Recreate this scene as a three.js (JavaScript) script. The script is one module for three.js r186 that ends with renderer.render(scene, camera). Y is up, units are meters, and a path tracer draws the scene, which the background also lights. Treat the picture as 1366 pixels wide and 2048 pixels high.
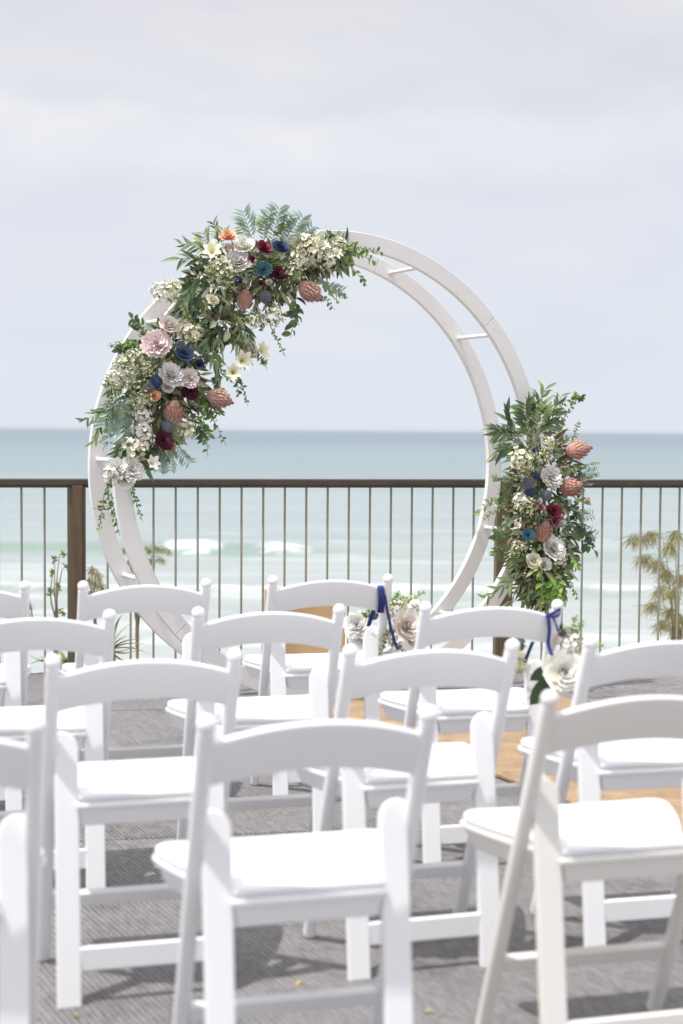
import * as THREE from 'three';
import { RoundedBoxGeometry } from 'three/addons/geometries/RoundedBoxGeometry.js';
import { mergeGeometries } from 'three/addons/utils/BufferGeometryUtils.js';

// ---------------------------------------------------------------- camera, sky, sun, exposure
const EYE = 1.28, R = THREE.MathUtils.degToRad;
const scene = new THREE.Scene();
const camera = new THREE.PerspectiveCamera(2 * THREE.MathUtils.radToDeg(Math.atan(1024 / 3000)), 683 / 1024, 0.05, 60000);
camera.rotation.order = 'YXZ';
camera.position.set(0, EYE, 0);
camera.rotation.set(-Math.atan(161.5 / 3000), 0, 0.0076);
camera.focus = 7.05; camera.userData.fStop = 2.6;
camera.updateMatrixWorld(); camera.updateProjectionMatrix();

const renderer = new THREE.WebGLRenderer({ antialias: true });
renderer.setSize(683, 1024);
renderer.toneMapping = THREE.LinearToneMapping;
renderer.toneMappingExposure = 1.0;
renderer.shadowMap.enabled = true;

const SUN = new THREE.Vector3(-0.31, 0.94, 0.095).normalize();
const sun = new THREE.DirectionalLight(new THREE.Color(1.0, 0.965, 0.915), 3.9);
sun.position.copy(SUN).multiplyScalar(40); sun.target.position.set(0, 0, -5);
sun.castShadow = true; sun.shadow.radius = 2.2;
sun.shadow.mapSize.set(4096, 4096);
Object.assign(sun.shadow.camera, { left: -9, right: 9, top: 9, bottom: -9, near: 1, far: 90 });
scene.add(sun, sun.target);

function mulberry(a) { return () => { a = (a + 0x6d2b79f5) | 0; let t = Math.imul(a ^ (a >>> 15), 1 | a); t = (t + Math.imul(t ^ (t >>> 7), 61 | t)) ^ t; return ((t ^ (t >>> 14)) >>> 0) / 4294967296; }; }
const rnd = mulberry(20417);
const rr = (a, b) => a + (b - a) * rnd();
const sstep = (a, b, x) => { const t = Math.min(1, Math.max(0, (x - a) / (b - a))); return t * t * (3 - 2 * t); };
function hash(x, y, s = 0) { let h = Math.imul(x | 0, 374761393) ^ Math.imul(y | 0, 668265263) ^ Math.imul(s | 0, 974634777); h = Math.imul(h ^ (h >>> 13), 1274126177); return ((h ^ (h >>> 16)) >>> 0) / 4294967296; }
function vnoise(x, y, s = 0, per = 0) {
  const xi = Math.floor(x), yi = Math.floor(y), fx = x - xi, fy = y - yi, u = fx * fx * (3 - 2 * fx), v = fy * fy * (3 - 2 * fy);
  const w = (n) => (per ? ((n % per) + per) % per : n);
  const a = hash(w(xi), w(yi), s), b = hash(w(xi + 1), w(yi), s), c = hash(w(xi), w(yi + 1), s), d = hash(w(xi + 1), w(yi + 1), s);
  return a + (b - a) * u + (c - a) * v + (a - b - c + d) * u * v;
}
function fbm(x, y, s = 0, o = 4, per = 0) { let f = 0, a = 0.5, n = 0; for (let i = 0; i < o; i++) { f += a * vnoise(x, y, s + i * 7, per); n += a; x *= 2; y *= 2; per *= 2; a *= 0.5; } return f / n; }

{ // thin bright overcast: pale near the sea, soft cloud bands, brighter towards the veiled sun
  const W = 2048, H = 1024, px = new Float32Array(W * H * 4);
  for (let j = 0; j < H; j++) {
    const el = ((j + 0.5) / H - 0.5) * Math.PI, y = Math.sin(el), ce = Math.cos(el), deg = el * 180 / Math.PI;
    for (let i = 0; i < W; i++) {
      const az = ((i + 0.5) / W - 0.5) * 2 * Math.PI, x = Math.cos(az) * ce, z = Math.sin(az) * ce;
      const cs = x * SUN.x + y * SUN.y + z * SUN.z;
      const k = (j * W + i) * 4, e = Math.max(deg, 0);
      // base colours along elevation
      const t = sstep(0, 9, e), t2 = sstep(7, 18, e);
      let r = 0.755 + 0.005 * t - 0.02 * t2, g = 0.80 - 0.005 * t - 0.05 * t2, b = 0.875 - 0.005 * t - 0.075 * t2;
      const up = 1 + 0.75 * sstep(17, 70, e) + 0.75 * Math.pow(Math.max(0, (cs + 0.1) / 1.1), 3) * sstep(14, 40, e);
      // cloud veil, stretched along the horizon
      const ax = az * 57.3;
      const n1 = fbm(ax * 0.10 + 40 + 0.02 * e, e * 0.55, 3, 5), n2 = fbm(ax * 0.28 + 9, e * 0.9 + 3, 21, 5);
      let c = (0.36 * (n1 - 0.5) + 0.22 * (n2 - 0.5)) * (0.45 + 0.55 * sstep(6, 11, e));
      // a ragged puffy row about twelve degrees up
      const top = 12.0 + 2.3 * (fbm(ax * 0.22 + 2.7, 1.5, 33, 4) - 0.45) + 0.9 * (fbm(ax * 0.8 + 5, 7.7, 35, 3) - 0.5);
      const puff = sstep(top + 0.35, top - 0.45, e) * sstep(top - 3.4, top - 0.2, e);
      c += 0.16 * puff * (0.35 + fbm(ax * 0.7 + 11, e * 0.9, 57, 4));
      const fade = sstep(0.0, 3.0, e) * (1 - 0.6 * sstep(30, 80, e));
      const m = c * fade * 0.34;
      r = (r + m * 1.12) * up; g = (g + m * 0.95) * up; b = (b + m * 0.66) * up;
      if (deg < 0) { r = 0.5; g = 0.53; b = 0.56; }
      px[k] = r; px[k + 1] = g; px[k + 2] = b; px[k + 3] = 1;
    }
  }
  const sky = new THREE.DataTexture(px, W, H, THREE.RGBAFormat, THREE.FloatType);
  sky.mapping = THREE.EquirectangularReflectionMapping; sky.magFilter = THREE.LinearFilter; sky.minFilter = THREE.LinearFilter;
  sky.wrapS = THREE.RepeatWrapping; sky.needsUpdate = true;
  scene.background = sky; scene.environment = sky;
}

// ---------------------------------------------------------------- helpers
const taken = new Map();
function numbered(name) { const n = taken.get(name) ?? 0; taken.set(name, n + 1); return n ? name + '_' + String(n).padStart(3, '0') : name; }
function tag(o, label, category, group) { o.userData = { label, category }; if (group) o.userData.group = group; return o; }
function thing(name, label, category, pos = [0, 0, 0], turn = 0, group) { const g = new THREE.Group(); g.name = numbered(name); g.position.set(...pos); g.rotation.y = turn; scene.add(g); return tag(g, label, category, group); }
function mesh(name, geo, mat, parent = scene) { const m = new THREE.Mesh(geo, mat); m.name = parent === scene ? numbered(name) : name; m.castShadow = m.receiveShadow = true; parent.add(m); return m; }
function structure(o) { o.userData.kind = 'structure'; return o; }
const V = (x, y, z) => new THREE.Vector3(x, y, z);
const Y = V(0, 1, 0);
function std(r, g, b, rough = 0.7, more = {}) { const m = new THREE.MeshStandardMaterial({ roughness: rough, ...more }); m.color.setRGB(r, g, b); return m; }
function phys(r, g, b, rough = 0.7, more = {}) { const m = new THREE.MeshPhysicalMaterial({ roughness: rough, ...more }); m.color.setRGB(r, g, b); return m; }
function dataTex(W, H, f, srgb = false) {
  const d = new Uint8Array(W * H * 4);
  for (let j = 0; j < H; j++) for (let i = 0; i < W; i++) { const c = f(i, j), k = (j * W + i) * 4; if (typeof c === 'number') d[k] = d[k + 1] = d[k + 2] = Math.max(0, Math.min(255, c * 255)); else for (let q = 0; q < 3; q++) d[k + q] = Math.max(0, Math.min(255, c[q] * 255)); d[k + 3] = 255; }
  const t = new THREE.DataTexture(d, W, H); t.wrapS = t.wrapT = THREE.RepeatWrapping; t.magFilter = THREE.LinearFilter; t.minFilter = THREE.LinearMipmapLinearFilter; t.generateMipmaps = true;
  if (srgb) t.colorSpace = THREE.SRGBColorSpace; t.needsUpdate = true; return t;
}
const xf = (pos, q, s = 1) => new THREE.Matrix4().compose(pos, q, typeof s === 'number' ? V(s, s, s) : s);
const face = (dir, spin = 0) => new THREE.Quaternion().setFromUnitVectors(Y, dir.clone().normalize()).multiply(new THREE.Quaternion().setFromAxisAngle(Y, spin));
function grid(nu, nv, f, color) { // a sheet from f(u, v) with u, v in 0..1
  const p = [], c = [], uv = [], ix = [];
  for (let j = 0; j <= nv; j++) for (let i = 0; i <= nu; i++) { const a = f(i / nu, j / nv); p.push(a.x, a.y, a.z); uv.push(i / nu, j / nv); if (color) c.push(...color(i / nu, j / nv)); }
  for (let j = 0; j < nv; j++) for (let i = 0; i < nu; i++) { const a = j * (nu + 1) + i, b = a + 1, d = a + nu + 1, e = d + 1; ix.push(a, b, e, a, e, d); }
  const g = new THREE.BufferGeometry();
  g.setAttribute('position', new THREE.Float32BufferAttribute(p, 3)); g.setAttribute('uv', new THREE.Float32BufferAttribute(uv, 2));
  if (color) g.setAttribute('color', new THREE.Float32BufferAttribute(c, 3));
  g.setIndex(ix); g.computeVertexNormals(); return g;
}
function tint(g, r, gg, b) { const n = g.attributes.position.count, a = new Float32Array(n * 3); for (let i = 0; i < n; i++) { a[i * 3] = r; a[i * 3 + 1] = gg; a[i * 3 + 2] = b; } g.setAttribute('color', new THREE.BufferAttribute(a, 3)); return g; }
class Pile { // collects transformed copies of geometries with position, normal, uv, color
  constructor() { this.g = []; }
  add(g, m, c) { let q = g.clone(); if (q.index === null) { q.setIndex([...Array(q.attributes.position.count).keys()]); } if (m) q.applyMatrix4(m); if (c) tint(q, ...c); else if (!q.attributes.color) tint(q, 1, 1, 1); for (const k of Object.keys(q.attributes)) if (!['position', 'normal', 'uv', 'color'].includes(k)) q.deleteAttribute(k); this.g.push(q); return this; }
  get() { return mergeGeometries(this.g); }
}
function tube(pts, r0, r1 = r0, sides = 6, n = 12) { // a tapering tube through points
  const curve = new THREE.CatmullRomCurve3(pts), fr = curve.computeFrenetFrames(n, false);
  return grid(sides, n, (u, v) => { const p = curve.getPointAt(v), i = Math.round(v * n), a = u * Math.PI * 2, r = r0 + (r1 - r0) * v; return p.addScaledVector(fr.normals[i], Math.cos(a) * r).addScaledVector(fr.binormals[i], Math.sin(a) * r); });
}
function uvScale(g, f) { const p = g.attributes.position, uv = new Float32Array(p.count * 2); for (let i = 0; i < p.count; i++) { const q = f(p.getX(i), p.getY(i), p.getZ(i)); uv[i * 2] = q[0]; uv[i * 2 + 1] = q[1]; } g.setAttribute('uv', new THREE.BufferAttribute(uv, 2)); return g; }

// ---------------------------------------------------------------- sea
const SEA = EYE - 10;
{
  const rows = [], cols = 460;
  for (let d = 46; d < 300; d += 0.5) rows.push(d);
  for (let d = 300; d < 40000; d *= 1.035) rows.push(d);
  const p = [], c = [], uv = [], ix = [];
  const mix = (a, b, t) => [a[0] + (b[0] - a[0]) * t, a[1] + (b[1] - a[1]) * t, a[2] + (b[2] - a[2]) * t];
  for (const d of rows) for (let i = 0; i <= cols; i++) {
    const f = i / cols * 2 - 1, x = d * (0.42 * f + 1.6 * f * f * f), near = 1 - sstep(250, 600, d);
    let h = near * (0.5 * (fbm(x * 0.03 + 5, d * 0.16, 71, 3) - 0.5) + 0.25 * (fbm(x * 0.25, d * 0.6, 77, 3) - 0.5));
    // breaking swell lines
    const w1 = 123 + 3.0 * (vnoise(x * 0.05, 1.3, 5) - 0.5) - 0.02 * x, b1 = d - w1, s1 = (0.45 + 0.55 * vnoise(x * 0.06 + 3, 2, 9)) * (0.38 + 0.62 * sstep(5, -7, x));
    const w2 = 92 + 4 * (vnoise(x * 0.07, 4.3, 6) - 0.5), b2 = d - w2;
    const w3 = 74 + 5 * (vnoise(x * 0.06, 8.3, 7) - 0.5), b3 = d - w3;
    h += 1.15 * s1 * (b1 < 0 ? Math.exp(-b1 * b1 / 5) : Math.exp(-b1 * b1 / 34)) + 0.42 * (b2 < 0 ? Math.exp(-b2 * b2 / 3) : Math.exp(-b2 * b2 / 16)) + 0.2 * Math.exp(-b3 * b3 / 8);
    h += 0.5 * Math.exp(-Math.pow(d - 176 - 5 * vnoise(x * 0.03, 3, 4), 2) / 40) + 0.3 * Math.exp(-Math.pow(d - 225, 2) / 60);
    // water colour by depth: pale sandy green inshore, teal, then blue grey
    const patch = fbm(x * 0.012 + 3, d * 0.03, 91, 4) - 0.5;
    let col = mix([0.33, 0.36, 0.352], [0.258, 0.305, 0.307], sstep(60, 150, d + patch * 60));
    col = mix(col, [0.185, 0.24, 0.252], sstep(140, 420, d + patch * 160));
    col = mix(col, [0.135, 0.183, 0.22], sstep(350, 1600, d * (1 + patch * 0.5)));
    col = mix(col, [0.135, 0.225, 0.16], 0.85 * s1 * Math.exp(-Math.pow(b1 + 2.0, 2) / 8));
    col = mix(col, [0.20, 0.27, 0.215], 0.45 * Math.exp(-Math.pow(b2 + 1.2, 2) / 5));
    { const k = 1 + 0.22 * (fbm(x * 0.05, d * 0.5, 141, 4) - 0.5) * near + 0.10 * (fbm(x * 0.02, d * 0.12, 151, 3) - 0.5); col = col.map((q) => q * k); }
    // foam
    const rag = fbm(x * 0.8, d * 1.1, 101, 5), run = vnoise(x * 0.085 + 1.9, 6.5, 13);
    const onA = Math.exp(-Math.pow(x + 12.4, 2) / 5.5) + Math.exp(-Math.pow(x + 4.6, 2) / 3.2) + 0.9 * sstep(0.74, 0.84, run) * sstep(14, 24, Math.abs(x));
    const tip = Math.pow(Math.min(1, onA), 0.7);
    let foam = sstep(0.15, 0.75, onA + 0.9 * (rag - 0.5)) * sstep(-1.0 - 2.6 * tip, -0.2 - 1.4 * tip, b1 + 4.5 * (rag - 0.5)) * sstep(0.6 + 2.0 * tip, -0.6, b1 + (rag - 0.5) * 4.5) * (0.42 + 0.5 * vnoise(x * 0.9, d * 0.7, 161));
    foam = Math.max(foam, 0.5 * sstep(-1.2, -0.4, b2 + 2.5 * (rag - 0.5)) * sstep(1.0, -0.2, b2 + 2.5 * (rag - 0.5)) * sstep(0.30, 0.52, vnoise(x * 0.09 + 7, 3, 15)));
    foam = Math.max(foam, 0.32 * sstep(0.50, 0.70, fbm(x * 0.16, d * 0.42, 111, 4)) * (1 - sstep(68, 122, d)));
    foam = Math.max(foam, 0.15 * sstep(0.60, 0.76, fbm(x * 0.09 + 9, d * 0.35, 121, 4)) * (1 - sstep(120, 190, d)));
    h += foam * 0.25 * (0.4 + rag);
    col = mix(col, [0.80, 0.83, 0.83], foam * (0.7 + 0.5 * rag));
    p.push(x, SEA + h, -d); c.push(...col); uv.push(x / 9, d / 9);
  }
  for (let j = 0; j < rows.length - 1; j++) for (let i = 0; i < cols; i++) { const a = j * (cols + 1) + i, b = a + 1, d = a + cols + 1, e = d + 1; ix.push(a, b, e, a, e, d); }
  const g = new THREE.BufferGeometry();
  g.setAttribute('position', new THREE.Float32BufferAttribute(p, 3)); g.setAttribute('color', new THREE.Float32BufferAttribute(c, 3)); g.setAttribute('uv', new THREE.Float32BufferAttribute(uv, 2));
  g.setIndex(ix); g.computeVertexNormals();
  const ripple = dataTex(512, 512, (i, j) => 0.6 * fbm(i / 64, j / 26, 201, 4, 8) + 0.4 * fbm(i / 16, j / 8, 211, 3, 32));
  ripple.repeat.set(1, 1);
  structure(mesh('sea', g, new THREE.MeshStandardMaterial({ vertexColors: true, roughness: 0.42, bumpMap: ripple, bumpScale: 0.22 })));
}
{ // sandy dune falling from under the deck to the water, hidden from the seats by the deck's edge
  const g = grid(80, 60, (u, v) => { const x = -60 + 120 * u, d = 8.9 + 52 * v; return V(x, -0.9 - 8.2 * Math.pow(v, 0.9) + 0.25 * (fbm(x * 0.3, d * 0.3, 131, 4) - 0.5), -d); });
  structure(mesh('dune', g, std(0.42, 0.37, 0.29, 0.95)));
}

// ---------------------------------------------------------------- deck: strips of ribbed grey outdoor matting
const rail = { o: V(-1.643, 0, -7.69), u: V(Math.cos(R(11)), 0, -Math.sin(R(11))), n: V(Math.sin(R(11)), 0, Math.cos(R(11))) };
const onRail = (s, y, off = 0) => rail.o.clone().addScaledVector(rail.u, s).addScaledVector(rail.n, off).setY(y);
{
  const N = 2048, SZ = 2.4;
  const ribs = (i) => 0.5 + 0.5 * Math.cos(i / N * 160 * 2 * Math.PI);
  const col = dataTex(N, N, (i, j) => {
    const st = fbm(i / 256, j / 256, 301, 5, 8), sp = hash(i >> 1, j >> 1, 305), sp2 = vnoise(i / 6, j / 22, 307, 0), r = ribs(i);
    const stain = sstep(0.56, 0.72, fbm(i / 170 + 3, j / 170 + 8, 331, 5, 12));
    let v = 0.186 + 0.05 * (st - 0.5) - 0.035 * stain + 0.10 * (r - 0.5) + 0.08 * (sp2 - 0.5) + 0.09 * (sp - 0.5);
    const pale = sp > 0.985 ? 0.12 : 0;
    v += pale;
    const lin = [v * 1.03, v * 0.985, v * 0.985];
    return lin.map((q) => Math.pow(Math.max(q, 0.002), 1 / 2.2));
  }, true);
  const bump = dataTex(1024, 1024, (i, j) => 0.75 * ribs(i * 2) + 0.25 * hash(i, j, 311));
  const mat = new THREE.MeshStandardMaterial({ map: col, bumpMap: bump, bumpScale: 0.003, roughness: 0.93 });
  const deck = new THREE.Group(); deck.name = 'deck'; structure(deck); scene.add(deck);
  const a = R(28), rib = (x, z) => [(x * Math.cos(a) - z * Math.sin(a)) / SZ, (x * Math.sin(a) + z * Math.cos(a)) / SZ];
  const W = 1.09, gap = 0.006;
  for (let k = 0; k < 11; k++) {
    const o1 = 0.11 + k * W, g = new RoundedBoxGeometry(18, 0.03, W - gap, 2, 0.004);
    const m = mesh('deck_strip', g, mat, deck);
    const c = onRail(2, 0, o1 - 0.2 + W / 2 - 0.0);
    m.position.set(c.x, -0.015 - 0.0015 * (k % 2), c.z); m.rotation.y = R(11); m.updateMatrix();
    uvScale(g, (x, y, z) => { const q = V(x, y, z).applyMatrix4(m.matrix); const t = rib(q.x, q.z); return [t[0] + 0.37 * k, t[1] + 0.21 * k]; });
  }
  const under = mesh('deck_frame', new THREE.BoxGeometry(18, 0.22, 12.1), std(0.10, 0.085, 0.07, 0.9), deck);
  const c = onRail(2, 0, -0.09 + 6.06); under.position.set(c.x, -0.145, c.z); under.rotation.y = R(11);
  const edge = mesh('edge_trim', new RoundedBoxGeometry(18, 0.05, 0.022, 2, 0.004), std(0.42, 0.40, 0.38, 0.7), deck);
  const e = onRail(2, 0, -0.104); edge.position.set(e.x, -0.018, e.z); edge.rotation.y = R(11);
}

// ---------------------------------------------------------------- railing
{
  const t = thing('railing', 'brown timber topped railing with thin upright metal bars along the deck edge', 'railing', [rail.o.x, 0, rail.o.z], R(11));
  const wood = dataTex(256, 512, (i, j) => { const g = fbm(i / 10, j / 90, 401, 4), k = fbm(i / 60, j / 60, 405, 3); const v = 0.75 + 0.5 * (g - 0.5) + 0.3 * (k - 0.5); return [v, v, v]; });
  const woodMat = std(0.165, 0.10, 0.06, 0.75, { map: wood, bumpMap: wood, bumpScale: 0.001 });
  const steel = std(0.14, 0.12, 0.075, 0.55), bar = std(0.30, 0.295, 0.235, 0.5), capMat = std(0.088, 0.072, 0.055, 0.65, { map: wood, bumpMap: wood, bumpScale: 0.001 });
  const cap = mesh('top_rail', uvScale(new RoundedBoxGeometry(9, 0.034, 0.085, 3, 0.006), (x, y, z) => [z * 4 + y * 3, x * 1.2]), capMat, t); cap.position.set(1.6, 1.008, 0);
  const under = mesh('rail_batten', new RoundedBoxGeometry(9, 0.012, 0.035, 2, 0.003), steel, t); under.position.set(1.6, 0.985, 0);
  const bg = new THREE.CylinderGeometry(0.0062, 0.0062, 1.06, 10);
  const posts = [0.278, 2.577, -2.02, 4.876];
  const list = [0.116, 0, -0.115, -0.23, -0.345, -0.46, -0.575, -0.69, -0.8];
  for (let k = 0; k < 18; k++) list.push(0.437 + 0.1155 * k + 0.003 * Math.min(k, 2));
  for (let k = 0; k < 18; k++) list.push(2.69 + 0.1135 * k);
  for (const s of list) { const b = mesh('baluster', bg, bar, t); b.position.set(s, 0.45, 0); }
  for (const s of posts) {
    const p = mesh('post', new RoundedBoxGeometry(0.094, 1.25, 0.05, 3, 0.004), steel, t); p.position.set(s, 0.366, 0);
    const f = mesh('timber_face', uvScale(new RoundedBoxGeometry(0.05, 1.25, 0.02, 3, 0.003), (x, y, z) => [x * 5, y * 1.2 + s]), woodMat, p); f.position.set(0.004, 0, 0.0345);
  }
}

// ---------------------------------------------------------------- aisle matting and the tan plinth
{
  const jute = dataTex(1024, 1024, (i, j) => { const a = hash(i >> 1, j >> 1, 501), b = vnoise(i / 5, j / 5, 503), c = fbm(i / 128, j / 128, 507, 4, 8), w = 0.5 + 0.25 * (Math.cos(i * Math.PI / 4) * Math.cos(j * Math.PI / 4)); const v = 0.62 + 0.30 * (a - 0.5) + 0.34 * (b - 0.5) + 0.34 * (c - 0.5) + 0.2 * (w - 0.5); return [v, v, v]; });
  const sh = new THREE.Shape([[-0.262, 7.10], [0.95, 7.36], [2.62, 4.25], [2.35, 3.05], [1.72, 3.36]].map((p) => new THREE.Vector2(...p)));
  const g = new THREE.ExtrudeGeometry(sh, { depth: 0.008, bevelEnabled: true, bevelSize: 0.004, bevelThickness: 0.003, bevelSegments: 2 });
  g.rotateX(-Math.PI / 2); uvScale(g, (x, y, z) => [x * 2.2, z * 2.2]);
  const m = mesh('aisle_runner', g, std(0.56, 0.385, 0.235, 0.95, { map: jute, bumpMap: jute, bumpScale: 0.003 }));
  m.position.y = 0.006; tag(m, 'sandy tan woven matting laid along the aisle to the round arch', 'aisle runner');

  const t = thing('plinth', 'low tan wooden plinth standing behind the ring arch by the railing', 'plinth', [-0.186, 0, -7.62], R(11)); t.scale.y = 0.90;
  const grain = dataTex(512, 256, (i, j) => { const g = fbm(i / 120, j / 7, 521, 4), v = 0.86 + 0.26 * (g - 0.5); return [v, v, v]; });
  const tan = std(0.68, 0.45, 0.235, 0.75, { map: grain }), pale = std(0.66, 0.50, 0.21, 0.7, { map: grain });
  const board = (n, w, h, d, x, y, z, mt) => { const b = mesh(n, uvScale(new RoundedBoxGeometry(w, h, d, 2, 0.003), (a, b2, c) => [(a + c) * 1.5, b2 * 2 + y]), mt, t); b.position.set(x, y, z); return b; };
  for (const [y, h] of [[0.42, 0.155], [0.262, 0.155], [0.148, 0.068]]) {
    board('board', 0.37, h, 0.018, 0, y, 0.14, y < 0.2 ? pale : tan); board('board', 0.37, h, 0.018, 0, y, -0.14, tan);
    board('board', 0.018, h, 0.258, 0.176, y, 0, tan); board('board', 0.018, h, 0.258, -0.176, y, 0, tan);
  }
  board('top', 0.37, 0.018, 0.298, 0, 0.507, 0, tan);
  board('base', 0.35, 0.11, 0.27, 0, 0.057, 0, pale);
  for (const x of [-0.12, 0.05]) { const s = mesh('screw', new THREE.CylinderGeometry(0.004, 0.004, 0.004, 10), std(0.06, 0.06, 0.05, 0.4), t); s.rotation.x = Math.PI / 2; s.position.set(x, 0.148, 0.151); }
}

// ---------------------------------------------------------------- the white double ring arch
const ARCH = { pos: V(-0.086, 0, -7.2), yaw: R(25.6), R: 1.105, w: 0.079, half: 0.19, cy: 1.105 };
const archM = new THREE.Matrix4().compose(ARCH.pos, new THREE.Quaternion().setFromAxisAngle(Y, ARCH.yaw), V(1, 1, 1)), archInv = archM.clone().invert();
// a point measured in the photograph, in the arch's own axes, on the plane w metres in front of the arch's middle
function onArch(px, py, w) {
  const q = V(px / 683 - 1, 1 - py / 1024, 0.5).unproject(camera), o = camera.position.clone().applyMatrix4(archInv); q.applyMatrix4(archInv).sub(o);
  return o.addScaledVector(q, (w - o.z) / q.z);
}
{
  const t = thing('ring_arch', 'white timber wedding arch of two large rings joined by short rungs', 'wedding arch', ARCH.pos.toArray(), ARCH.yaw);
  const speck = dataTex(512, 512, (i, j) => { const v = 0.955 + 0.05 * (fbm(i / 60, j / 60, 601, 4, 0) - 0.5) - (hash(i >> 2, j >> 2, 603) > 0.9985 ? 0.15 : 0); return [v, v * 0.995, v * 0.985]; });
  const paint = std(0.87, 0.855, 0.845, 0.5, { map: speck });
  const ro = ARCH.R, ri = ARCH.R - ARCH.w, th = 0.03;
  const seg = (a0, a1) => {
    const s = new THREE.Shape(); s.absarc(0, 0, ro - 0.003, a0, a1, false); s.absarc(0, 0, ri + 0.003, a1, a0, true); s.closePath();
    const g = new THREE.ExtrudeGeometry(s, { depth: th - 0.006, bevelEnabled: true, bevelSize: 0.003, bevelThickness: 0.003, bevelSegments: 2, curveSegments: 40 });
    g.translate(0, ARCH.cy, -th / 2 + 0.003); return uvScale(g, (x, y, z) => [x * 1.3 + z, y * 1.3]);
  };
  const screwG = new THREE.CylinderGeometry(0.0032, 0.0032, 0.0014, 10), screwM = std(0.68, 0.67, 0.65, 0.45); screwG.rotateX(Math.PI / 2);
  for (const z of [ARCH.half, -ARCH.half]) for (let k = 0; k < 6; k++) {
    const off = z > 0 ? R(42) : R(70), a0 = off + k * Math.PI / 3 + 0.0006, a1 = off + (k + 1) * Math.PI / 3 - 0.0006;
    const m = mesh('ring_segment', seg(a0 + 0.0027, a1 - 0.0027), paint, t); m.position.z = z;
    for (const [da, dr] of [[0.035, 0.04], [Math.PI / 3 - 0.035, 0.04]]) { const q = mesh('screw', screwG, screwM, m), r = ARCH.R - dr; q.position.set(r * Math.cos(a0 + da), ARCH.cy + r * Math.sin(a0 + da), th / 2 + 0.0005); }
  }
  const rg = new THREE.CylinderGeometry(0.0105, 0.0105, 2 * ARCH.half - th, 16); rg.rotateX(Math.PI / 2);
  for (const d of [65.4, 38, 10.5, -17.5, -45, -72, -100, -127, -152, 178, 141, 117, 92]) { const m = mesh('rung', rg, paint, t), r = ro - ARCH.w * 0.52; m.position.set(r * Math.cos(R(d)), ARCH.cy + r * Math.sin(R(d)), 0); }
}

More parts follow.
